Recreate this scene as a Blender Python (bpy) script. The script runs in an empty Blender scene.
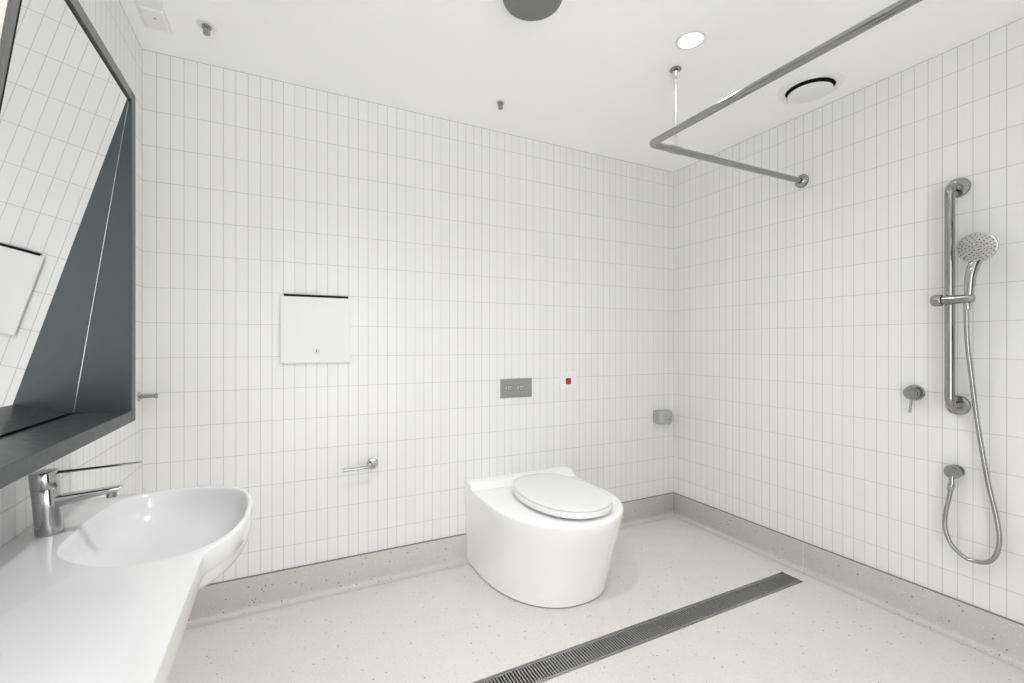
import bpy, bmesh, math, random
from mathutils import Vector, Matrix
random.seed(7)
S = bpy.context.scene
COL = S.collection
PI = math.pi
XL, XR, YB, YF, CZ = -0.521, 2.467, 2.364, -0.85, 2.416   # room: left, right, back, front, ceiling

# ------------------------------------------------------------------ materials
def mat(name, col, rough=0.5, metal=0.0, spec=0.5, emit=None, strength=0.0, coat=0.0):
    m = bpy.data.materials.new(name); m.use_nodes = True
    b = m.node_tree.nodes['Principled BSDF']
    b.inputs['Base Color'].default_value = (*col, 1)
    b.inputs['Roughness'].default_value = rough
    b.inputs['Metallic'].default_value = metal
    b.inputs['Specular IOR Level'].default_value = spec
    b.inputs['Coat Weight'].default_value = coat
    b.inputs['Coat Roughness'].default_value = 0.05
    if emit:
        b.inputs['Emission Color'].default_value = (*emit, 1)
        b.inputs['Emission Strength'].default_value = strength
    return m

class NT:
    def __init__(s, m): s.t = m.node_tree; s.b = s.t.nodes['Principled BSDF']
    def n(s, kind, **kw):
        x = s.t.nodes.new(kind)
        for k, v in kw.items(): setattr(x, k, v)
        return x
    def math(s, op, a, b=None, c=None, clamp=False):
        x = s.t.nodes.new('ShaderNodeMath'); x.operation = op; x.use_clamp = clamp
        for i, v in enumerate((a, b, c)):
            if v is None: continue
            if isinstance(v, (int, float)): x.inputs[i].default_value = v
            else: s.t.links.new(v, x.inputs[i])
        return x.outputs[0]
    def l(s, a, b): s.t.links.new(a, b)
    def mix(s, fac, a, b):
        x = s.t.nodes.new('ShaderNodeMix'); x.data_type = 'RGBA'
        for sock, v in ((x.inputs[0], fac), (x.inputs[6], a), (x.inputs[7], b)):
            if isinstance(v, tuple): sock.default_value = (*v, 1) if len(v) == 3 else v
            elif isinstance(v, (int, float)): sock.default_value = v
            else: s.t.links.new(v, sock)
        return x.outputs[2]

TP_H, TP_V, TZ0 = 0.047430, 0.14687, 2.3141      # tile pitch across, up, height of the topmost bed joint
def tile_mat(name, axis, start):
    m = mat(name, (.80, .80, .79), rough=0.30, spec=0.4)
    k = NT(m)
    tc = k.n('ShaderNodeTexCoord'); sx = k.n('ShaderNodeSeparateXYZ'); k.l(tc.outputs['Object'], sx.inputs[0])
    a = sx.outputs['X' if axis == 'x' else 'Y']; z = sx.outputs['Z']
    ua = k.math('DIVIDE', k.math('SUBTRACT', a, start), TP_H)
    vz = k.math('DIVIDE', k.math('SUBTRACT', z, TZ0 - 20*TP_V), TP_V)
    def edge(t, pitch, w):        # 1 in the joint, 0 on the tile
        f = k.math('FRACT', t)
        d = k.math('MULTIPLY', k.math('MINIMUM', f, k.math('SUBTRACT', 1.0, f)), pitch)
        mr = k.n('ShaderNodeMapRange', interpolation_type='SMOOTHSTEP'); k.l(d, mr.inputs[0])
        mr.inputs[1].default_value = w*0.55; mr.inputs[2].default_value = w*1.35
        mr.inputs[3].default_value = 1; mr.inputs[4].default_value = 0
        return mr.outputs[0]
    g = k.math('MAXIMUM', edge(ua, TP_H, 0.0012), edge(vz, TP_V, 0.0012))
    g = k.math('MAXIMUM', g, k.math('GREATER_THAN', z, CZ-.0035))
    cell = k.n('ShaderNodeCombineXYZ'); k.l(k.math('FLOOR', ua), cell.inputs[0]); k.l(k.math('FLOOR', vz), cell.inputs[1])
    wn = k.n('ShaderNodeTexWhiteNoise', noise_dimensions='3D'); k.l(cell.outputs[0], wn.inputs[0])
    tile = k.mix(wn.outputs['Value'], (.797, .797, .790), (.814, .814, .808))
    k.l(k.mix(g, tile, (.53, .53, .52)), k.b.inputs['Base Color'])
    k.l(k.math('MULTIPLY_ADD', g, 0.45, 0.30), k.b.inputs['Roughness'])
    bp = k.n('ShaderNodeBump'); bp.inputs['Strength'].default_value = 0.25; bp.inputs['Distance'].default_value = 0.001
    k.l(k.math('SUBTRACT', 1.0, g), bp.inputs['Height']); k.l(bp.outputs[0], k.b.inputs['Normal'])
    return m

def vinyl_mat(name, base, dark_amount=1.0):
    m = mat(name, base, rough=0.42, spec=0.35)
    k = NT(m); tc = k.n('ShaderNodeTexCoord')
    def specks(scale, r, keep, seed):
        mp = k.n('ShaderNodeMapping'); mp.inputs['Location'].default_value = (seed, seed*1.7, seed*.3); k.l(tc.outputs['Object'], mp.inputs[0])
        v = k.n('ShaderNodeTexVoronoi'); v.inputs['Scale'].default_value = scale; k.l(mp.outputs[0], v.inputs['Vector'])
        on = k.math('LESS_THAN', v.outputs['Distance'], r)
        sc = k.n('ShaderNodeSeparateColor'); k.l(v.outputs['Color'], sc.inputs[0])
        return k.math('MULTIPLY', on, k.math('LESS_THAN', k.math('FRACT', k.math('MULTIPLY_ADD', sc.outputs[0], 17.31, k.math('MULTIPLY_ADD', sc.outputs[1], 23.7, k.math('MULTIPLY', sc.outputs[2], 31.9)))), keep))
    no = k.n('ShaderNodeTexNoise'); no.inputs['Scale'].default_value = 9; no.inputs['Detail'].default_value = 4; k.l(tc.outputs['Object'], no.inputs['Vector'])
    fine = k.n('ShaderNodeTexNoise'); fine.inputs['Scale'].default_value = 420; fine.inputs['Detail'].default_value = 2; k.l(tc.outputs['Object'], fine.inputs['Vector'])
    lo = tuple(c*.90 for c in base); hi = tuple(min(1, c*1.06) for c in base)
    c = k.mix(k.math('ADD', k.math('MULTIPLY', no.outputs[0], .5), k.math('MULTIPLY', fine.outputs[0], .5)), lo, hi)
    c = k.mix(k.math('MULTIPLY', specks(150, .30, .25, 3.1), .35), c, (.33, .31, .29))
    c = k.mix(k.math('MULTIPLY', specks(150, .28, .16, 8.2), .6), c, (.86, .85, .83))
    c = k.mix(k.math('MULTIPLY', specks(75, .22, .055*dark_amount, 5.7), .75*dark_amount), c, (.10, .09, .085))
    k.l(c, k.b.inputs['Base Color'])
    return m

def brushed_mat(name, col, rough, metal, scale=(4, 300, 300)):
    m = mat(name, col, rough=rough, metal=metal); k = NT(m)
    tc = k.n('ShaderNodeTexCoord'); mp = k.n('ShaderNodeMapping'); mp.inputs['Scale'].default_value = scale; k.l(tc.outputs['Object'], mp.inputs[0])
    no = k.n('ShaderNodeTexNoise'); no.inputs['Scale'].default_value = 3; k.l(mp.outputs[0], no.inputs['Vector'])
    k.l(k.math('MULTIPLY_ADD', no.outputs[0], .18, rough-.09), k.b.inputs['Roughness'])
    return m

def soft_mat(name, col, rough=0.6, amount=.03, scale=30, spec=.4, coat=0.0):
    m = mat(name, col, rough=rough, spec=spec, coat=coat); k = NT(m)
    tc = k.n('ShaderNodeTexCoord'); no = k.n('ShaderNodeTexNoise'); no.inputs['Scale'].default_value = scale; k.l(tc.outputs['Object'], no.inputs['Vector'])
    k.l(k.mix(no.outputs[0], tuple(c*(1-amount) for c in col), tuple(min(1, c*(1+amount)) for c in col)), k.b.inputs['Base Color'])
    return m

M = {}
M['tile_back'] = tile_mat('back wall tile', 'x', XL)
M['tile_side'] = tile_mat('side wall tile', 'y', YB)
M['ceiling'] = soft_mat('ceiling paint', (.945, .945, .945), .8, .008, 3)
M['floor'] = vinyl_mat('speckled floor vinyl', (.695, .675, .65))
M['skirting'] = vinyl_mat('shaded speckled skirting vinyl', (.575, .56, .54), 1.8)  # same vinyl as the floor, darkened: its shade is put into the colour
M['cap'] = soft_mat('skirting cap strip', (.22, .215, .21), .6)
M['weld'] = soft_mat('vinyl weld rod', (.70, .69, .67), .5)
M['porcelain'] = soft_mat('glazed white ceramic', (.93, .93, .93), .16, .004, 4, .5, .3)
M['solid'] = soft_mat('white solid surface', (.675, .675, .678), .17, .004, 4, .5, .15)
M['seat'] = soft_mat('white seat plastic', (.83, .83, .83), .22, .004, 4)
M['white'] = soft_mat('white powder coat', (.785, .785, .785), .35, .006, 12)
M['white_plastic'] = soft_mat('white plastic', (.84, .84, .84), .4, .006, 12)
M['steel_dark'] = brushed_mat('dark grey powder coated steel', (.050, .056, .058), .38, .35, (30, 30, 30))
M['steel_edge'] = brushed_mat('steel edge', (.15, .155, .15), .40, .35, (30, 30, 30))
M['gap'] = soft_mat('black shadow gap', (.006, .006, .006), .9)
M['chrome'] = brushed_mat('polished chrome', (.47, .47, .475), .07, 1.0, (2, 2, 2))
M['satin'] = brushed_mat('satin stainless steel', (.36, .36, .36), .24, 1.0, (4, 200, 200))
M['rail'] = brushed_mat('polished stainless rail', (.36, .36, .36), .12, 1.0, (3, 3, 3))
M['cream'] = soft_mat('cream laminate', (.76, .73, .68), .5, .01)
M['stay'] = brushed_mat('bright chrome stay', (.78, .78, .78), .22, 1.0, (3, 3, 3))
M['hose'] = brushed_mat('metal shower hose', (.40, .40, .40), .18, 1.0, (3, 3, 3))
M['mirror'] = mat('mirror silver', (.93, .94, .94), .0, 1.0)
M['grate'] = brushed_mat('drain grate steel', (.42, .42, .415), .30, .75, (200, 4, 4))
M['pit'] = soft_mat('drain channel', (.02, .02, .02), .7)
M['plate'] = brushed_mat('brushed steel plate', (.42, .42, .415), .34, .8, (4, 200, 200))
M['spray'] = brushed_mat('spray face metal', (.44, .44, .44), .28, .9, (5, 5, 5))
M['nozzle'] = soft_mat('dark rubber nozzle', (.04, .04, .04), .6)
M['red'] = soft_mat('red plastic', (.50, .012, .03), .4)
M['grey_plastic'] = soft_mat('grey plastic', (.43, .43, .435), .45)
M['grey_dome'] = soft_mat('grey dome', (.19, .19, .19), .5)
M['lamp'] = mat('downlight diffuser', (.9, .9, .9), .5, emit=(1.0, .985, .965), strength=8.0)
M['door'] = soft_mat('dark grey door paint', (.09, .09, .095), .5)
M['trimwhite'] = soft_mat('white trim paint', (.75, .75, .75), .5)

# ------------------------------------------------------------------ mesh helpers
def world_loc(o):
    v = Vector((0, 0, 0))
    while o: v += o.location; o = o.parent
    return v
def obj(name, bm, m, parent=None, origin=None, smooth=True, bevel=0, seg=2, angle=35):
    """world-space bmesh -> ONE object; its origin sits at its parent's (or at `origin`)"""
    org = world_loc(parent) if parent else Vector(origin or (0, 0, 0))
    bmesh.ops.remove_doubles(bm, verts=bm.verts, dist=1e-6)
    bmesh.ops.recalc_face_normals(bm, faces=bm.faces)
    bmesh.ops.translate(bm, verts=bm.verts, vec=-org)
    me = bpy.data.meshes.new(name); bm.to_mesh(me); bm.free()
    o = bpy.data.objects.new(name, me); COL.objects.link(o)
    for x in (m if isinstance(m, (list, tuple)) else [m]): me.materials.append(x)
    if parent: o.parent = parent
    else: o.location = org
    if bevel:
        b = o.modifiers.new('bevel', 'BEVEL'); b.width = bevel; b.segments = seg; b.limit_method = 'ANGLE'; b.angle_limit = math.radians(40)
    if smooth:
        for p in me.polygons: p.use_smooth = True
        if hasattr(me, 'set_sharp_from_angle'): me.set_sharp_from_angle(angle=math.radians(angle))
        if bevel:
            w = o.modifiers.new('wn', 'WEIGHTED_NORMAL'); w.keep_sharp = True
    return o
def thing(name, label, cat, loc, group=None):
    o = bpy.data.objects.new(name, None); COL.objects.link(o); o.location = loc; o.empty_display_size = .05
    o['label'] = label; o['category'] = cat
    if group: o['group'] = group
    return o
def tag(o, label, cat, group=None):
    o['label'] = label; o['category'] = cat
    if group: o['group'] = group
    return o
def struct(name, bm, m, **kw):
    o = obj(name, bm, m, **kw); o['kind'] = 'structure'; return o
BM = bmesh.new
def box(bm, x0, x1, y0, y1, z0, z1, mi=0):
    v = [bm.verts.new(p) for p in ((x0,y0,z0),(x1,y0,z0),(x1,y1,z0),(x0,y1,z0),(x0,y0,z1),(x1,y0,z1),(x1,y1,z1),(x0,y1,z1))]
    for f in ((0,3,2,1),(4,5,6,7),(0,1,5,4),(1,2,6,5),(2,3,7,6),(3,0,4,7)):
        bm.faces.new([v[i] for i in f]).material_index = mi
    return bm
def prism(bm, pts, axis, a0, a1, mi=0):
    """closed 2-D outline extruded along an axis: 'x' -> (y,z), 'y' -> (x,z), 'z' -> (x,y)"""
    def P(p, a): return {'x': (a, p[0], p[1]), 'y': (p[0], a, p[1]), 'z': (p[0], p[1], a)}[axis]
    A = [bm.verts.new(P(p, a0)) for p in pts]; B = [bm.verts.new(P(p, a1)) for p in pts]; n = len(pts)
    for i in range(n): bm.faces.new((A[i], A[(i+1) % n], B[(i+1) % n], B[i])).material_index = mi
    bm.faces.new(A).material_index = mi; bm.faces.new(B).material_index = mi
    return bm
def loft(bm, rings, cap0=True, cap1=True, mi=0):
    R = [[bm.verts.new(p) for p in r] for r in rings]; n = len(R[0])
    for a, b in zip(R, R[1:]):
        for i in range(n): bm.faces.new((a[i], a[(i+1) % n], b[(i+1) % n], b[i])).material_index = mi
    if cap0: bm.faces.new(R[0]).material_index = mi
    if cap1: bm.faces.new(R[-1]).material_index = mi
    return bm
def frame_of(d):
    d = Vector(d).normalized(); u = d.cross(Vector((0, 0, 1)))
    if u.length < 1e-4: u = Vector((1, 0, 0))
    u.normalize(); return u, d.cross(u).normalized(), d
def lathe(bm, base, direction, prof, n=40, cap0=True, cap1=True, mi=0):
    """profile of (radius, distance along direction)"""
    u, v, d = frame_of(direction); b = Vector(base)
    return loft(bm, [[b + d*h + (u*math.cos(2*PI*i/n) + v*math.sin(2*PI*i/n))*r for i in range(n)] for r, h in prof], cap0, cap1, mi)
def tube(bm, pts, r, n=20, caps=True, mi=0):
    pts = [Vector(p) for p in pts]; rs = r if isinstance(r, (list, tuple)) else [r]*len(pts)
    T = []
    for i in range(len(pts)):
        a = pts[max(i-1, 0)]; b = pts[min(i+1, len(pts)-1)]; T.append((b-a).normalized())
    u, _, _ = frame_of(T[0]); rings = []
    for p, t, rr in zip(pts, T, rs):
        u = (u - t*u.dot(t)).normalized(); w = t.cross(u)
        rings.append([p + (u*math.cos(2*PI*i/n) + w*math.sin(2*PI*i/n))*rr for i in range(n)])
    return loft(bm, rings, caps, caps, mi)
def fillet(pts, r, n=8):
    """polyline with its inner corners rounded"""
    P = [Vector(p) for p in pts]; out = [P[0]]
    for a, b, c in zip(P, P[1:], P[2:]):
        d0 = (a-b).normalized(); d1 = (c-b).normalized(); ang = d0.angle(d1)
        t = r/math.tan(ang/2); cen = b + (d0+d1).normalized()*(r/math.sin(ang/2))
        s0 = b+d0*t - cen; s1 = b+d1*t - cen; tot = s0.angle(s1)
        for i in range(n+1):
            f = i/n; out.append(cen + (s0*math.sin((1-f)*tot) + s1*math.sin(f*tot))/math.sin(tot))
    out.append(P[-1]); return out
def spline(pts, k=10):
    P = [Vector(p) for p in pts]; P = [2*P[0]-P[1]] + P + [2*P[-1]-P[-2]]; out = []
    for i in range(1, len(P)-2):
        a, b, c, d = P[i-1:i+3]
        for j in range(k):
            t = j/k; out.append(.5*((2*b) + (c-a)*t + (2*a-5*b+4*c-d)*t*t + (3*b-a-3*c+d)*t**3))
    out.append(P[-2]); return out
def superell(cx, cy, a, b, n=2.4, N=96, a0=0):
    r = []
    for i in range(N):
        t = 2*PI*i/N; c, s = math.cos(t), math.sin(t)
        q = (abs(c/a)**n + abs(s/b)**n)**(-1/n); r.append((cx+q*c, cy+q*s))
    return r
def star(poly, cx, cy, N, corners=()):
    """resample a star-shaped outline at N even angles about (cx,cy)"""
    out = []
    for i in range(N):
        t = 2*PI*i/N; c, s = math.cos(t), math.sin(t); best = None
        for (x0, y0), (x1, y1) in zip(poly, poly[1:]+poly[:1]):
            ex, ey = x1-x0, y1-y0; den = c*ey - s*ex
            if abs(den) < 1e-12: continue
            q = ((x0-cx)*ey - (y0-cy)*ex)/den; w = ((x0-cx)*s - (y0-cy)*c)/den
            if q > 0 and -1e-9 <= w <= 1+1e-9 and (best is None or q > best): best = q
        out.append((cx+best*c, cy+best*s))
    for px, py in corners:          # keep sharp corners of the outline
        a = math.atan2(py-cy, px-cx) % (2*PI); out[round(a/(2*PI)*N) % N] = (px, py)
    return out
def rrect(x0, x1, y0, y1, r, n=6):
    out = []
    for cx, cy, a in ((x1-r, y1-r, 0), (x0+r, y1-r, 90), (x0+r, y0+r, 180), (x1-r, y0+r, 270)):
        for i in range(n+1):
            t = math.radians(a + 90*i/n); out.append((cx+r*math.cos(t), cy+r*math.sin(t)))
    return out

# ------------------------------------------------------------------ room shell
T = 0.12
DX0, DX1, DY0, DY1 = 0.46, 2.338, 1.392, 1.496         # linear drain cut-out
bm = BM(); X0, X1, Y0, Y1 = XL-T, XR+T, YF-T, YB+T
for a in ((X0, DX0, Y0, Y1), (DX1, X1, Y0, Y1), (DX0, DX1, Y0, DY0), (DX0, DX1, DY1, Y1)): box(bm, *a, -.10, 0)
struct('floor', bm, M['floor'], smooth=False)
struct('ceiling', box(BM(), X0, X1, Y0, Y1, CZ, CZ+.1), M['ceiling'], smooth=False)
struct('wall_back', box(BM(), X0, X1, YB, YB+T, 0, CZ), M['tile_back'], smooth=False)
struct('wall_left', box(BM(), X0, XL, YF, YB, 0, CZ), M['tile_side'], smooth=False)
struct('wall_right', box(BM(), XR, X1, YF, YB, 0, CZ), M['tile_side'], smooth=False)
# wall behind the camera, its unseen doorway opening added to let fill light in
OX0, OX1, OZ = -0.35, 1.15, 2.12
bm = BM(); box(bm, X0, OX0, Y0, YF, 0, CZ); box(bm, OX1, X1, Y0, YF, 0, CZ); box(bm, OX0, OX1, Y0, YF, OZ, CZ)
struct('wall_front', bm, M['tile_back'], smooth=False)
bm = BM(); box(bm, OX0, OX0+.035, Y0-.01, YF+.012, 0, OZ); box(bm, OX1-.035, OX1, Y0-.01, YF+.012, 0, OZ); box(bm, OX0, OX1, Y0-.01, YF+.012, OZ-.035, OZ)
struct('trim_1', bm, M['trimwhite'], smooth=False, bevel=.003)

bm = BM(); box(bm, OX1+.02, OX1+.90, YF+.02, YF+.06, .01, 2.10); o = struct('added_dark_door', bm, M['door'], smooth=False, bevel=.002)  # unseen door leaf, added to give the chrome dark reflections
bm = BM(); lathe(bm, (OX1+.82, YF+.06, 1.02), (0, 1, 0), [(.026, 0), (.026, .006), (.010, .008), (.010, .045)], 24); tube(bm, [(OX1+.83, YF+.10, 1.02), (OX1+.70, YF+.10, 1.02)], .0095, 16); obj('door_handle', bm, M['satin'], o)
bm = BM(); box(bm, OX1+.06, OX1+.86, YF+.0595, YF+.0615, .03, .33); obj('kick_plate', bm, M['satin'], o, smooth=False)

# coved vinyl skirting, mitred at the corners
prof = [(0, .152), (.009, .152), (.010, .149), (.010, .034)] + [(.010+.028*(1-math.cos(t)), .034-.032*math.sin(t)) for t in [PI/2*i/7 for i in range(1, 8)]] + [(.052, .0006), (0, .0006)]
def skirt(name, ends, welds=()):
    bm = BM(); A = [bm.verts.new((*ends[0](d), z)) for d, z in prof]; B = [bm.verts.new((*ends[1](d), z)) for d, z in prof]; n = len(prof)
    for i in range(n):
        f = bm.faces.new((A[i], A[(i+1) % n], B[(i+1) % n], B[i])); f.material_index = 1 if i in (0, 1) else 0
    bm.faces.new(A); bm.faces.new(B)
    for w in welds:
        q = [(d+.0007, z) for d, z in prof[2:11]] + [(d, z) for d, z in reversed(prof[2:11])]
        C = [bm.verts.new((*w(d, -.0022), z)) for d, z in q]; D = [bm.verts.new((*w(d, .0022), z)) for d, z in q]; n2 = len(q)
        for i in range(n2): bm.faces.new((C[i], C[(i+1) % n2], D[(i+1) % n2], D[i])).material_index = 2
    return struct(name, bm, [M['skirting'], M['cap'], M['weld']], angle=50)
skirt('baseboard_back', (lambda d: (XL+d, YB-d), lambda d: (XR-d, YB-d)), [lambda d, s: (XR-.012-d*.9+s, YB-d)])
skirt('baseboard_right', (lambda d: (XR-d, YB-d), lambda d: (XR-d, YF)), [lambda d, s: (XR-d, 1.458+s)])
skirt('baseboard_left', (lambda d: (XL+d, YF), lambda d: (XL+d, YB-d)))

# ------------------------------------------------------------------ linear floor drain
t = thing('linear_floor_drain', 'long dark stainless linear grate drain set in the floor before the toilet', 'floor drain', (1.4, 1.444, 0))
bm = BM(); box(bm, DX0, DX1, DY0, DY1, -.06, -.055)
for a in ((DX0, DX0+.003, DY0, DY1), (DX1-.003, DX1, DY0, DY1), (DX0, DX1, DY0, DY0+.003), (DX0, DX1, DY1-.003, DY1)): box(bm, *a, -.06, -.004)
obj('channel', bm, M['pit'], t, smooth=False)
bm = BM()
for a in ((DX0-.003, DX0+.005, DY0-.003, DY1+.003), (DX1-.005, DX1+.003, DY0-.003, DY1+.003), (DX0, DX1, DY0-.003, DY0+.005), (DX0, DX1, DY1-.005, DY1+.003)): box(bm, *a, -.004, .0012)
obj('edge_frame', bm, M['satin'], t, smooth=False)
JX = 1.418
for x0, x1 in ((DX0+.006, JX-.001), (JX+.001, DX1-.006)):
    bm = BM(); y0, y1 = DY0+.006, DY1-.006
    box(bm, x0, x1, y0, y0+.0045, -.02, .0005); box(bm, x0, x1, y1-.0045, y1, -.02, .0005)
    box(bm, x0, x0+.004, y0, y1, -.02, .0005); box(bm, x1-.004, x1, y0, y1, -.02, .0005)
    n = int((x1-x0)/.0120)
    for i in range(1, n):
        x = x0+(x1-x0)*i/n; prism(bm, [(x-.0026, 0), (x+.0026, 0), (x+.0012, -.012), (x-.0012, -.012)], 'y', y0, y1)
    for yy in (.3, .7): box(bm, x0, x1, y0+(y1-y0)*yy-.002, y0+(y1-y0)*yy+.002, -.018, -.012)
    obj('grate', bm, M['grate'], t, smooth=False)

# ------------------------------------------------------------------ toilet
TX = 1.225
t = thing('toilet', 'large white wall-faced toilet pan with closed oval lid', 'toilet', (TX, 2.0, 0))
def pan_outline(a, yc, b, n):     # straight sides to the wall, rounded front
    pts = [(TX+a, YB-.002), (TX-a, YB-.002)] + [(TX-a*abs(math.cos(q))**(2/n)*(1 if math.cos(q) > 0 else -1), yc-b*abs(math.sin(q))**(2/n)) for q in [PI*i/60 for i in range(61)]]
    return pts
cxy = (1.235, 1.93); N = 160
base = star(pan_outline(.320, 2.20, .480, 2.25), *cxy, N, [(TX-.320, YB-.002), (TX+.320, YB-.002)])
rim = star(pan_outline(.329, 2.00, .398, 2.1), *cxy, N, [(TX-.329, YB-.002), (TX+.329, YB-.002)])
oval = superell(1.235, 1.90, .150, .215, 2.2, N)
def lerp(A, B, f, z): return [(a[0]+(b[0]-a[0])*f, a[1]+(b[1]-a[1])*f, z) for a, b in zip(A, B)]
def inset(A, d, z):
    o = []
    for x, y in A:
        vx, vy = x-cxy[0], y-cxy[1]; L = math.hypot(vx, vy); o.append((x-vx/L*d, y-vy/L*d, z))
    return o
RZ = .415
rings = [inset(base, .012, .002), inset(base, .008, .006)] + [lerp(base, rim, f, .006+(RZ-.015-.006)*f) for f in [i/10 for i in range(11)]]
rings += [inset(rim, .0008, RZ-.008), inset(rim, .003, RZ-.003), inset(rim, .007, RZ-.0008), inset(rim, .012, RZ)]
rings += [lerp(rim, oval, .6, RZ)]
rings += [[(x, y, RZ-.002) for x, y in oval], [(1.235+(x-1.235)*.95, 1.90+(y-1.90)*.96, RZ-.02) for x, y in oval], [(1.235+(x-1.235)*.7, 1.93+(y-1.90)*.7, .27) for x, y in oval], [(1.235+(x-1.235)*.35, 1.96+(y-1.90)*.35, .20) for x, y in oval]]
bm = BM(); loft(bm, rings)
shadow_ring_bm = BM(); loft(shadow_ring_bm, [inset(base, .004, .0006), inset(base, .004, .0055)])  # dark ring stands in for the shadow line around the pan's foot
up = [(YB-.002, RZ-.02), (YB-.002, .447), (2.30, .448)] + [(2.30-.055*q, .448-.036*(q*q*(3-2*q))) for q in [i/8 for i in range(1, 9)]] + [(2.24, RZ-.02)]
prism(bm, up, 'x', TX-.3285, TX+.3285)
obj('pan', bm, M['porcelain'], t, angle=40)
obj('base_shadow_ring', shadow_ring_bm, M['cap'], t)
LXc, LYc, LA, LB = 1.240, 1.935, .206, .305
def seat_out(d, z, tilt=.0):
    return [(x, y, z+tilt*(y-LYc)) for x, y in superell(LXc, LYc, LA-d, LB-d, 2.25, 96)]
bm = BM()
sr = [seat_out(.010, RZ+.012), seat_out(.003, RZ+.015), seat_out(.0, RZ+.020), seat_out(.0, RZ+.034), seat_out(.002, RZ+.039), seat_out(.006, RZ+.041)]
inn = [[(LXc+(x-LXc)*.60, LYc-.01+(y-LYc)*.62, z) for x, y, _ in seat_out(0, 0)] for z in (RZ+.041, RZ+.012)]
R = sr+inn; R.append(R[0]); loft(bm, R, False, False)
obj('seat', bm, M['seat'], t)
bm = BM()
loft(bm, [seat_out(.009, RZ+.0430), seat_out(.005, RZ+.0435), seat_out(.003, RZ+.046), seat_out(.004, RZ+.050), seat_out(.010, RZ+.0535), seat_out(.03, RZ+.0555), seat_out(.08, RZ+.058), seat_out(.15, RZ+.0595)])
obj('lid', bm, M['seat'], t)
for sx in (-.075, .075):
    bm = BM(); lathe(bm, (LXc+sx, LYc+LB-.02, RZ-.002), (0, 0, 1), [(.016, 0), (.016, .012), (.011, .014), (.011, .030)], 20); obj('hinge', bm, M['seat'], t)
for sx, sy in ((-.13, -.20), (.13, -.20)):
    bm = BM(); lathe(bm, (LXc+sx, LYc+sy, RZ-.001), (0, 0, 1), [(.011, 0), (.011, .0125)], 16); obj('buffer', bm, M['grey_plastic'], t)

# ------------------------------------------------------------------ vanity with side basin
ZC, XE = .779, -.142
t = thing('vanity_basin', 'long white wall-hung vanity top with a moulded basin bulging past its far end', 'basin', (-.33, 1.0, ZC))
bc = (-.250, 1.335); N = 200
out = [(XL+.001, 1.612), (XL+.001, .25), (XE, .25), (XE, .93)]; corners = out[:3]
out += [tuple(p[:2]) for p in spline([(XE, 1.02, 0), (XE, 1.06, 0), (-.138, 1.094, 0), (-.117, 1.130, 0), (-.096, 1.172, 0), (-.079, 1.25, 0), (-.073, 1.335, 0), (-.077, 1.432, 0), (-.102, 1.522, 0), (-.158, 1.579, 0), (-.21, 1.604, 0), (-.26, 1.612, 0)], 8)]
outline = star(out, *bc, N, corners)
bowl = star([tuple(p[:2]) for p in spline([(-.412, 1.33, 0), (-.409, 1.25, 0), (-.385, 1.185, 0), (-.335, 1.128, 0), (-.27, 1.090, 0), (-.205, 1.088, 0), (-.150, 1.118, 0), (-.112, 1.172, 0), (-.090, 1.25, 0), (-.084, 1.335, 0), (-.088, 1.43, 0), (-.112, 1.515, 0), (-.165, 1.568, 0), (-.24, 1.598, 0), (-.31, 1.598, 0), (-.368, 1.57, 0), (-.400, 1.50, 0), (-.411, 1.42, 0), (-.412, 1.33, 0)], 8)[:-1]], *bc, N)
def sc(A, f, z, cx=bc[0], cy=bc[1]): return [(cx+(x-cx)*f, cy+(y-cy)*f, z) for x, y in A]
def insv(A, d, z):
    o = []
    for x, y in A:
        vx, vy = x-bc[0], y-bc[1]; L = math.hypot(vx, vy); o.append((x-vx/L*d, y-vy/L*d, z))
    return o
bm = BM()
loft(bm, [insv(outline, .012, ZC-.046), insv(outline, .0015, ZC-.046), insv(outline, 0, ZC-.0445), insv(outline, 0, ZC-.004), insv(outline, .0012, ZC-.0012), insv(outline, .004, ZC), [(bx-(bx-bc[0])*-.012, by-(by-bc[1])*-.012, ZC) for bx, by in bowl]], False, False)
# slab underside closes against the bowl shell
under = insv(bowl, -.0118, 0)
loft(bm, [insv(outline, .012, ZC-.046), [(x+(bc[0]-x)*.06, y+(bc[1]-y)*.06, ZC-.046) for x, y, _ in under]], False, False)
under = [(x, y) for x, y, _ in under]
obj('vanity_top', bm, M['solid'], t, angle=50)
bm = BM()
inner = [(1.012, 0), (1.0, -.0015), (.985, -.006), (.965, -.016), (.935, -.034), (.88, -.058), (.78, -.080), (.62, -.096), (.42, -.104), (.2, -.107), (.07, -.108)]
loft(bm, [sc(bowl, f, ZC+z) for f, z in inner], False, True)
ou = [(.990, -.012), (1.001, -.022), (1.004, -.036), (.998, -.050), (.975, -.066), (.925, -.083), (.84, -.099), (.70, -.112), (.46, -.121), (.12, -.124)]
loft(bm, [sc(under, f, ZC+z) for f, z in ou], False, True)
obj('bowl', bm, M['solid'], t, angle=60)
bm = BM(); lathe(bm, (bc[0], bc[1], ZC-.1085), (0, 0, 1), [(.030, 0), (.030, .0025), (.026, .004), (.012, .0045)], 32); obj('basin_waste', bm, M['solid'], t)
bm = BM(); lathe(bm, (bc[0], bc[1], ZC-.30), (0, 0, 1), [(.02, 0), (.02, .12), (.034, .125), (.034, .17)], 24)
tube(bm, fillet([(bc[0], bc[1], ZC-.28), (bc[0], bc[1], ZC-.36), (XL+.002, bc[1], ZC-.36)], .05), .019); obj('waste_pipe', bm, M['white_plastic'], t)

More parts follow.
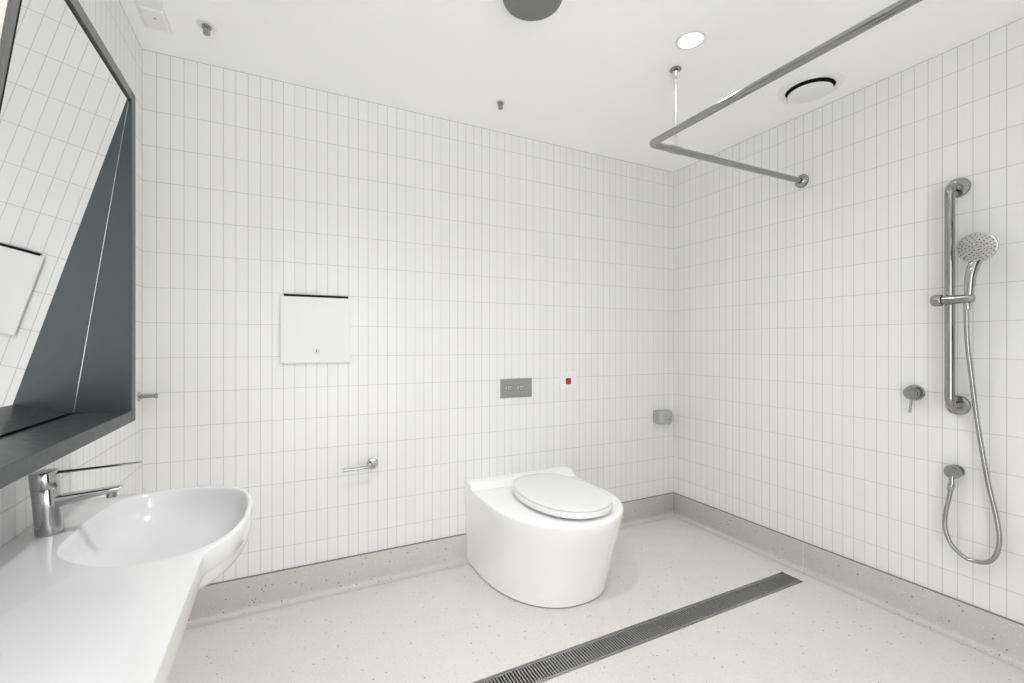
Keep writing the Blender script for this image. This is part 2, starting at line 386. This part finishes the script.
# basin mixer tap
FX, FY = -.4585, 1.350
t = thing('basin_tap', 'polished chrome basin mixer tap with long thin lever under the mirror', 'tap', (FX, FY, ZC))
lean = Vector((-.06, -.035, 1)).normalized()
bm = BM(); lathe(bm, (FX, FY, ZC+.0005), lean, [(.0235, 0), (.0240, .003), (.0236, .02), (.0234, .06), (.0236, .1005), (.0230, .1015)], 40); obj('body', bm, M['chrome'], t)
top = Vector((FX, FY, ZC)) + lean*.1025
bm = BM(); lathe(bm, top, lean, [(.0236, 0), (.0243, .0015), (.0243, .033), (.0225, .0365), (.010, .0375)], 40); cap = obj('cap', bm, M['chrome'], t)
bm = BM(); tz = top + lean*.031
rr = []
for q, w, h in ((0.0, .0075, .0035), (.05, .0065, .003), (.10, .006, .0026), (.148, .0075, .0026), (.158, .005, .002)):
    x = tz.x+.012+q; z = tz.z + q*.035
    rr.append([(x, tz.y+w*math.cos(2*PI*i/16), z+h*math.sin(2*PI*i/16)) for i in range(16)])
loft(bm, rr); obj('lever', bm, M['chrome'], t)
bm = BM(); rr = []
for q, w, h0, h1 in ((0.0, .016, -.012, .012), (.03, .0155, -.009, .011), (.08, .0145, -.004, .0095), (.112, .0140, -.001, .0085), (.116, .012, .0005, .0075)):
    x = FX+.008+q; z = ZC+.070+q*.09
    rr.append([(x, FY-.002+p, z+s) for p, s in rrect(-w, w, h0, h1, .003, 3)])
loft(bm, rr); obj('spout', bm, M['chrome'], t)
bm = BM(); lathe(bm, (FX+.106, FY-.002, ZC+.065), (0, 0, 1), [(.0095, 0), (.0100, .002), (.0100, .016)], 24); obj('aerator', bm, M['chrome'], t)

# ------------------------------------------------------------------ tilted mirror in its dark steel box
K = .94
XF, MY0, MY1 = -.382*K, 1.072*K, 1.627*K
t = thing('tilted_mirror', 'tall tilted mirror in a dark grey steel box with bottom shelf', 'mirror', (XL, 1.2, 1.0))
zt, zb, zs = 1.193+.719*K, 1.193-.218*K, 1.193-.186*K
YN = .68
obj('side_panel', box(BM(), XL+.001, XF, MY1, MY1+.036, zb, zt), [M['steel_dark']], t, smooth=False, bevel=.0015)
obj('top_panel', box(BM(), XL+.001, XF, MY0-.024, MY1, zt-.026, zt), M['steel_edge'], t, smooth=False, bevel=.0012)
obj('shelf', box(BM(), XL+.001, XF, YN, MY1, zb, zs), M['steel_dark'], t, smooth=False, bevel=.0015)
# mirror plane: from (xm0, z0) at the bottom to (xm1, z1) at the top
xm0, z0, xm1, z1 = -.505*K, zs+.003, -.388*K, zt-.030
nx, nz = (z1-z0), -(xm1-xm0); L = math.hypot(nx, nz); nx, nz = nx/L, nz/L
def slab(y0, y1, f0, f1, off0, off1):
    def P(f, o): return (xm0+(xm1-xm0)*f+nx*o, z0+(z1-z0)*f+nz*o)
    return prism(BM(), [P(f0, off0), P(f1, off0), P(f1, off1), P(f0, off1)], 'y', y0, y1)
obj('mirror_glass', slab(MY0+.004, MY1-.002, .003, .996, -.005, 0), M['mirror'], t, smooth=False)
obj('backing_board', slab(MY0-.009, MY1-.001, .012, .99, -.0075, -.0055), M['gap'], t, smooth=False)
obj('frame_stile', slab(MY0-.024, MY0-.008, .0, 1, -.002, .003), M['steel_edge'], t, smooth=False)
side = [(XL+.001, zs), (xm0-.004, zs), (xm1-.004, zt-.0265), (XL+.001, zt-.0265)]
obj('carcass_side', prism(BM(), side, 'y', MY0-.021, MY0-.011), M['cream'], t, smooth=False)
obj('mirror_edge', slab(MY1-.0014, MY1-.0005, .0, 1, -.003, .0008), M['satin'], t, smooth=False)

# robe hook on the left wall near the corner
t = thing('robe_hook', 'small chrome robe hook on the left wall beyond the mirror', 'hook', (XL, 2.312, .985))
bm = BM(); lathe(bm, (XL, 2.312, .985), (1, 0, 0), [(.019, .0005), (.019, .005), (.016, .007)], 28); obj('wall_plate', bm, M['chrome'], t)
bm = BM(); lathe(bm, (XL+.006, 2.312, .985), (1, 0, 0), [(.0085, 0), (.0075, .01), (.0075, .046), (.0105, .048), (.0105, .054), (.008, .056)], 24); obj('peg', bm, M['satin'], t)

# ------------------------------------------------------------------ back wall fittings
t = thing('wall_dispenser_panel', 'square white wall panel with black slot on top and keyhole lock', 'dispenser', (.14, YB, 1.11))
PX0, PX1, PZ0, PZ1 = -.013, .295, 1.109, 1.4195
obj('door', box(BM(), PX0, PX1, YB-.016, YB-.006, PZ0, PZ1), M['white'], t, smooth=False, bevel=.0015)
obj('back_box', box(BM(), PX0+.012, PX1-.012, YB-.0065, YB-.0005, PZ0+.008, PZ1+.006), M['white'], t, smooth=False)
obj('slot', box(BM(), PX0+.015, PX1-.011, YB-.0135, YB-.0008, PZ1+.0005, PZ1+.0105), M['gap'], t, smooth=False)
bm = BM(); lathe(bm, (.1395, YB-.0155, 1.164), (0, -1, 0), [(.0115, 0), (.0115, .002), (.0095, .0035), (.0088, .0035), (.0085, .0015)], 24); lk = obj('lock', bm, M['rail'], t)
obj('keyhole', box(BM(), .1372, .1418, YB-.0190, YB-.0160, 1.1575, 1.1705), M['gap'], lk, smooth=False)

t = thing('flush_plate', 'rectangular brushed steel flush plate with two small buttons above the toilet', 'flush plate', (1.214, YB, .94))
obj('plate', box(BM(), 1.111, 1.317, YB-.007, YB-.0005, .888, .997), M['plate'], t, smooth=False, bevel=.0015)
for cx in (1.166, 1.243):
    bm = BM(); lathe(bm, (cx, YB-.0065, .944), (0, -1, 0), [(.021, 0), (.021, .002), (.019, .003), (.0165, .003), (.0160, .0012), (.0150, .0012), (.0148, .006), (.013, .0075), (.004, .0078)], 32)
    b_ = obj('button', bm, M['chrome'], t)
    bm = BM()
    for dx in (-.0065, .0065):
        for dz in (-.0065, .0065): lathe(bm, (cx+dx, YB-.0135, .944+dz), (0, -1, 0), [(.0042, 0), (.0038, .002), (.0015, .0028)], 12)
    obj('button_dots', bm, M['stay'], b_)

t = thing('call_button', 'red square push button on white wall plate', 'button', (1.574, YB, .97))
obj('wall_plate', prism(BM(), rrect(1.513, 1.632, .922, 1.027, .008), 'y', YB-.008, YB-.0005), M['white_plastic'], t, angle=30, bevel=.001)
obj('push_button', prism(BM(), rrect(1.5545, 1.589, .951, .989, .006), 'y', YB-.016, YB-.0075), M['red'], t, angle=30, bevel=.0015)

t = thing('toilet_roll_holder', 'empty bright chrome toilet roll holder bar on the tiles left of the toilet', 'toilet roll holder', (.402, YB, .597))
bm = BM(); lathe(bm, (.402, YB, .597), (0, -1, 0), [(.027, .0005), (.027, .006), (.024, .009), (.012, .0095)], 32); obj('wall_plate', bm, M['chrome'], t)
bm = BM(); tube(bm, fillet([(.402, YB-.006, .597), (.402, YB-.062, .597), (.258, YB-.062, .594)], .014), .0075, 16); lathe(bm, (.262, YB-.062, .594), (-1, 0, 0), [(.0095, 0), (.0095, .006), (.007, .007)], 16); obj('bar', bm, M['chrome'], t)

t = thing('corner_dispenser', 'small grey plastic box fixed to the back wall by the shower corner', 'dispenser', (2.34, YB, .70))
bm = BM()
loft(bm, [[(x, YB-d, z) for x, z in rrect(2.276+e, 2.398-e*1.5, .652+e*.8, .742-e*.5, .012, 5)] for d, e in ((.0005, 0), (.045, 0), (.062, .004), (.072, .012), (.075, .024))])
obj('housing', bm, M['grey_plastic'], t, angle=40)
bm = BM(); box(bm, 2.335, 2.362, YB-.0765, YB-.072, .684, .688); obj('slot', bm, M['cap'], t, smooth=False)
bm = BM(); lathe(bm, (2.372, YB-.055, .655), (0, 0, -1), [(.012, -.01), (.012, .006), (.009, .008)], 20); obj('nozzle', bm, M['grey_plastic'], t)

# ------------------------------------------------------------------ shower: grab rail, slider, hand shower, hose
GY, GX, GZ0, GZ1 = .844, 2.394, .9475, 1.8355
t = thing('grab_rail', 'vertical stainless grab rail on the right wall with round end flanges', 'grab rail', (XR, GY, GZ0))
bm = BM(); tube(bm, fillet([(XR-.004, GY, GZ0), (GX, GY, GZ0), (GX, GY, GZ1), (XR-.004, GY, GZ1)], .034, 10), .0160, 28); obj('rail', bm, M['rail'], t)
for z in (GZ0, GZ1):
    bm = BM(); lathe(bm, (XR, GY, z), (-1, 0, 0), [(.040, .0005), (.040, .004), (.037, .009), (.028, .012), (.017, .012)], 40); obj('flange', bm, M['rail'], t)
SZ = 1.372; SX = 2.3605
t = thing('shower_slider', 'chrome sliding bracket clamped on the grab rail', 'bracket', (GX, GY, SZ))
bm = BM(); lathe(bm, (GX+.004, GY, SZ-.013), (0, 0, 1), [(.0162, 0), (.0225, .0), (.0235, .002), (.0235, .024), (.0225, .026), (.0162, .026)], 32, False, False); obj('collar', bm, M['satin'], t)
bm = BM(); lathe(bm, (SX, GY+.006, SZ), (0, 1, 0), [(.013, 0), (.013, .004), (.0215, .006), (.0235, .009), (.0235, .030), (.0205, .036)], 32); obj('knob', bm, M['satin'], t)
bm = BM(); lathe(bm, (SX, GY+.008, SZ), (0, -1, 0), [(.0170, 0), (.0172, .070), (.0168, .084), (.014, .090)], 32); obj('arm', bm, M['satin'], t)
HB = Vector((2.3605, .7754, SZ+.0125)); HC = Vector((2.355, .7524, 1.5637))
t = thing('hand_shower', 'round chrome hand shower head with nozzle holes held by the bracket', 'shower head', HB)
bm = BM()
pts = spline([HB + Vector((.001, .001, -.006)), HB + Vector((-.001, -.001, .02)), HB + Vector((.003, -.003, .07)), HB + Vector((.011, -.009, .112)), HC + Vector((.026, .006, -.042)), HC + Vector((.034, .010, -.022))], 6)
n_ = len(pts); tube(bm, pts, [.0118+.0065*math.sin(min(1, i/(n_-1)*1.3)*PI/2) - .005*max(0, i/(n_-1)-.75)/.25 for i in range(n_)], 24); obj('handle', bm, M['chrome'], t)
HN = Vector((-.92, -.22, -.27)).normalized()
bm = BM(); lathe(bm, HC - HN*.030, HN, [(.012, 0), (.030, .004), (.046, .012), (.0545, .021), (.0575, .028), (.0570, .031), (.0545, .0325)], 48); hd = obj('head', bm, M['chrome'], t)
bm = BM(); lathe(bm, HC, HN, [(.0545, .001), (.0535, .0032), (.045, .0042), (.01, .005)], 48); fc = obj('spray_face', bm, M['spray'], hd)
bm = BM(); u, v, d = frame_of(HN)
for r, k in ((.011, 5), (.021, 10), (.0305, 14), (.040, 18), (.0485, 22)):
    for i in range(k):
        a = 2*PI*(i+.35*k)/k; lathe(bm, HC + HN*.0030 + (u*math.cos(a)+v*math.sin(a))*r, HN, [(.0022, 0), (.0020, .0024)], 8)
nz_ = obj('nozzles', bm, M['nozzle'], hd); nz_['kind'] = 'stuff'
# hose
t = thing('shower_hose', 'flexible metal shower hose looping down from the hand shower to the wall outlet', 'hose', (2.42, .8, .35))
hp = [(2.364, .782, SZ-.016), (2.372, .787, 1.315), (2.390, .790, 1.20), (2.406, .783, 1.06), (2.418, .767, .86), (2.426, .742, .66), (2.430, .7225, .545), (2.430, .713, .46), (2.427, .719, .40), (2.424, .738, .362), (2.421, .768, .347), (2.418, .808, .350), (2.416, .846, .384), (2.415, .865, .440), (2.416, .866, .50), (2.420, .857, .565), (2.424, .8505, .618)]
sp = spline(hp, 26); bm = BM()
tube(bm, sp, [.0078+.0005*math.cos(i*PI) for i in range(len(sp))], 14); obj('hose', bm, M['hose'], t, angle=80)
for p, dd in ((sp[0], (0, 0, -1)), (sp[-1], (0, .1, -1))):
    bm = BM(); lathe(bm, Vector(p)+Vector((0, 0, .010 if p is sp[-1] else 0)), dd, [(.0105, 0), (.0115, .003), (.0105, .024), (.0085, .028)], 20); obj('hose_nut', bm, M['chrome'], t)
t = thing('hose_outlet', 'round chrome wall elbow outlet low on the right wall feeding the hose', 'outlet', (XR, .848, .672))
bm = BM(); lathe(bm, (XR, .848, .677), (-1, 0, 0), [(.026, .0005), (.026, .005), (.013, .007), (.013, .03)], 28); obj('wall_plate', bm, M['chrome'], t)
bm = BM(); lathe(bm, (XR-.022, .848, .677), (-1, 0, 0), [(.013, 0), (.024, .004), (.0275, .010), (.0275, .020), (.0245, .026), (.01, .028)], 32); obj('disc', bm, M['satin'], t)
bm = BM(); lathe(bm, (2.4245, .849, .662), (0, 0, -1), [(.0095, 0), (.0095, .033)], 20); obj('spigot', bm, M['chrome'], t)
t = thing('shower_mixer', 'round chrome shower mixer with small lever beside the grab rail', 'tap', (XR, .985, .985))
bm = BM(); lathe(bm, (XR, .985, .985), (-1, 0, 0), [(.035, .0005), (.035, .004), (.032, .008), (.022, .0085)], 40); obj('wall_plate', bm, M['chrome'], t)
bm = BM(); lathe(bm, (XR-.008, .985, .985), (-1, 0, 0), [(.021, 0), (.021, .010), (.026, .012), (.027, .015), (.027, .034), (.0245, .037), (.01, .038)], 36); obj('body', bm, M['satin'], t)
bm = BM(); tube(bm, [(XR-.034, .985, .964), (XR-.039, .986, .93), (XR-.044, .987, .900)], [.005, .0046, .0048], 16); obj('lever', bm, M['satin'], t)

# ------------------------------------------------------------------ shower curtain rail
RX, RY, RZc = 1.414, 1.470, 2.0644
t = thing('shower_curtain_rail', 'long bent stainless shower curtain rail hung below the ceiling', 'curtain rail', (RX, RY, RZc))
bm = BM(); tube(bm, fillet([(XR-.004, RY, RZc), (RX-.005, RY+.008, RZc-.008), (RX-.004, YF+.004, RZc)], .022, 10), .0145, 28); obj('rail', bm, M['rail'], t)
for p, d in (((XR, RY, RZc), (-1, 0, 0)), ((RX-.004, YF, RZc), (0, 1, 0))):
    bm = BM(); lathe(bm, p, d, [(.036, .0005), (.036, .004), (.033, .009), (.024, .012), (.0155, .022)], 40); obj('flange', bm, M['rail'], t)
HX = 1.553
bm = BM(); tube(bm, [(HX, RY+.006, RZc+.006), (HX, RY+.006, CZ-.004)], .0065, 16)
lathe(bm, (HX, RY+.006, CZ-.042), (0, 0, 1), [(.0095, 0), (.0095, .024), (.012, .028)], 20); obj('ceiling_stay', bm, M['stay'], t)
bm = BM(); lathe(bm, (HX, RY+.006, CZ), (0, 0, -1), [(.024, .0005), (.024, .005), (.012, .009)], 28); obj('ceiling_plate', bm, M['rail'], t)
bm = BM(); lathe(bm, (HX-.034, RY+.0070, RZc-.0070), (1, -.0075, .0075), [(.0146, 0), (.0165, .002), (.0165, .066), (.0146, .068)], 24, False, False); obj('tee_joint', bm, M['rail'], t)

# ------------------------------------------------------------------ ceiling fittings
def downlight(x, y, label, power):
    t = thing('downlight', label, 'downlight', (x, y, CZ), 'ceiling downlights')
    bm = BM(); lathe(bm, (x, y, CZ), (0, 0, -1), [(.0455, .0005), (.058, .0005), (.058, .002), (.054, .0035), (.0455, .0035)], 40, False, False); obj('trim_ring', bm, M['white'], t)
    bm = BM(); lathe(bm, (x, y, CZ), (0, 0, -1), [(.046, .0004), (.046, .002), (.03, .0025)], 40); obj('diffuser', bm, M['lamp'], t)
    li = bpy.data.lights.new('downlight_lamp', 'SPOT'); li.energy = power; li.spot_size = math.radians(SPOT); li.spot_blend = 1.0; li.shadow_soft_size = .045
    li.color = (.99, .995, 1.0)
    lo = bpy.data.objects.new('downlight_lamp', li); COL.objects.link(lo); lo.parent = t; lo.location = (0, 0, -.012)
SPOT = 140
downlight(1.459, 1.309, 'small round lit ceiling downlight beside the curtain rail', 20)
for x, y, w, p in ((.36, 1.08, 'left of the dark dome', 62), (.75, -.20, 'just inside the doorway', 44), (1.75, .0, 'in the front right part of the room', 8)):
    downlight(x, y, 'round lit ceiling downlight '+w, p)

t = thing('exhaust_vent', 'round white ceiling exhaust vent with dark ring gap near the right wall', 'vent', (2.240, 1.299, CZ))
bm = BM(); lathe(bm, (2.240, 1.299, CZ), (0, 0, -1), [(.101, .0005), (.134, .0005), (.132, .004), (.118, .009), (.106, .010), (.102, .008)], 56, False, False); obj('trim_ring', bm, M['white_plastic'], t)
bm = BM(); lathe(bm, (2.240, 1.299, CZ), (0, 0, -1), [(.1025, .0004), (.1025, .0012)], 48); obj('throat', bm, M['gap'], t)
bm = BM(); lathe(bm, (2.240, 1.299, CZ), (0, 0, -1), [(.02, .001), (.02, .016), (.088, .019), (.0925, .022), (.092, .026), (.06, .029), (.01, .030)], 56); obj('disc', bm, M['white_plastic'], t)

t = thing('ceiling_dome', 'large dark grey round ceiling fitting at the top of the view', 'ceiling fitting', (.758, 1.352, CZ))
bm = BM(); lathe(bm, (.758, 1.352, CZ), (0, 0, -1), [(.090, .0005), (.090, .012)], 56); obj('base', bm, M['white_plastic'], t)
bm = BM(); lathe(bm, (.758, 1.352, CZ-.012), (0, 0, -1), [(.101, 0), (.1025, .006), (.1025, .030), (.097, .040), (.080, .047), (.05, .051), (.01, .053)], 56); obj('cover', bm, M['grey_dome'], t)

def peg(x, y, label, plate):
    t = thing('ceiling_peg', label, 'sprinkler', (x, y, CZ), 'ceiling sprinkler heads')
    bm = BM(); lathe(bm, (x, y, CZ), (0, 0, -1), [(plate, .0005), (plate, .0025), (plate*.8, .004)], 32); obj('rose', bm, M['white_plastic'], t)
    bm = BM(); lathe(bm, (x, y, CZ-.003), (0, 0, -1), [(.012, 0), (.0165, .003), (.0165, .010), (.011, .012), (.011, .020), (.0125, .021), (.0125, .031), (.010, .033)], 24); obj('stem', bm, M['satin'], t)
peg(-.262, 2.078, 'small grey metal ceiling sprinkler near the left wall', .034)
peg(.975, 2.070, 'small grey metal ceiling sprinkler above the flush plate', .024)

t = thing('ceiling_speaker_panel', 'white rectangular plate on the ceiling near the left wall corner', 'ceiling plate', (-.43, 2.08, CZ))
obj('base_plate', box(BM(), -.475, -.385, 1.90, 2.185, CZ-.006, CZ-.0005), M['white_plastic'], t, smooth=False, bevel=.002)
obj('cover', box(BM(), -.466, -.394, 2.055, 2.177, CZ-.013, CZ-.005), M['white_plastic'], t, smooth=False, bevel=.004, seg=3)
bm = BM(); lathe(bm, (-.425, 2.10, CZ-.012), (0, 0, -1), [(.005, 0), (.005, .0025), (.003, .003)], 16); obj('indicator', bm, M['grey_plastic'], t)

# ------------------------------------------------------------------ light and camera
w = bpy.data.worlds.new('added doorway fill'); S.world = w; w.use_nodes = True
wt = w.node_tree; bg = wt.nodes['Background']                   # added fill through the doorway, stronger from below to lift the ceiling
tcw = wt.nodes.new('ShaderNodeTexCoord'); sxw = wt.nodes.new('ShaderNodeSeparateXYZ'); mrw = wt.nodes.new('ShaderNodeMapRange')
wt.links.new(tcw.outputs['Generated'], sxw.inputs[0]); wt.links.new(sxw.outputs['Z'], mrw.inputs[0])
mrw.inputs[1].default_value = -.25; mrw.inputs[2].default_value = .1; mrw.inputs[3].default_value = 4.2; mrw.inputs[4].default_value = 2.6
bg.inputs[0].default_value = (.985, .992, 1, 1); wt.links.new(mrw.outputs[0], bg.inputs[1])

TH = math.atan(.5025)
cam = bpy.data.cameras.new('camera'); co = bpy.data.objects.new('camera', cam); COL.objects.link(co)
cam.sensor_fit = 'HORIZONTAL'; cam.sensor_width = 36; cam.lens = 36*455/1024
cam.shift_y = (345-341.5)/1024; cam.clip_start = .02
co.location = (0, 0, 1.193); co.rotation_euler = (PI/2, 0, -TH)
S.camera = co
S.view_settings.view_transform = 'Standard'; S.view_settings.look = 'None'
S.view_settings.gamma = 1; S.view_settings.use_curve_mapping = False
S.view_settings.exposure = 0.12
S.cycles.max_bounces = 14; S.cycles.diffuse_bounces = 10; S.cycles.glossy_bounces = 8
S.cycles.caustics_reflective = False; S.cycles.caustics_refractive = False
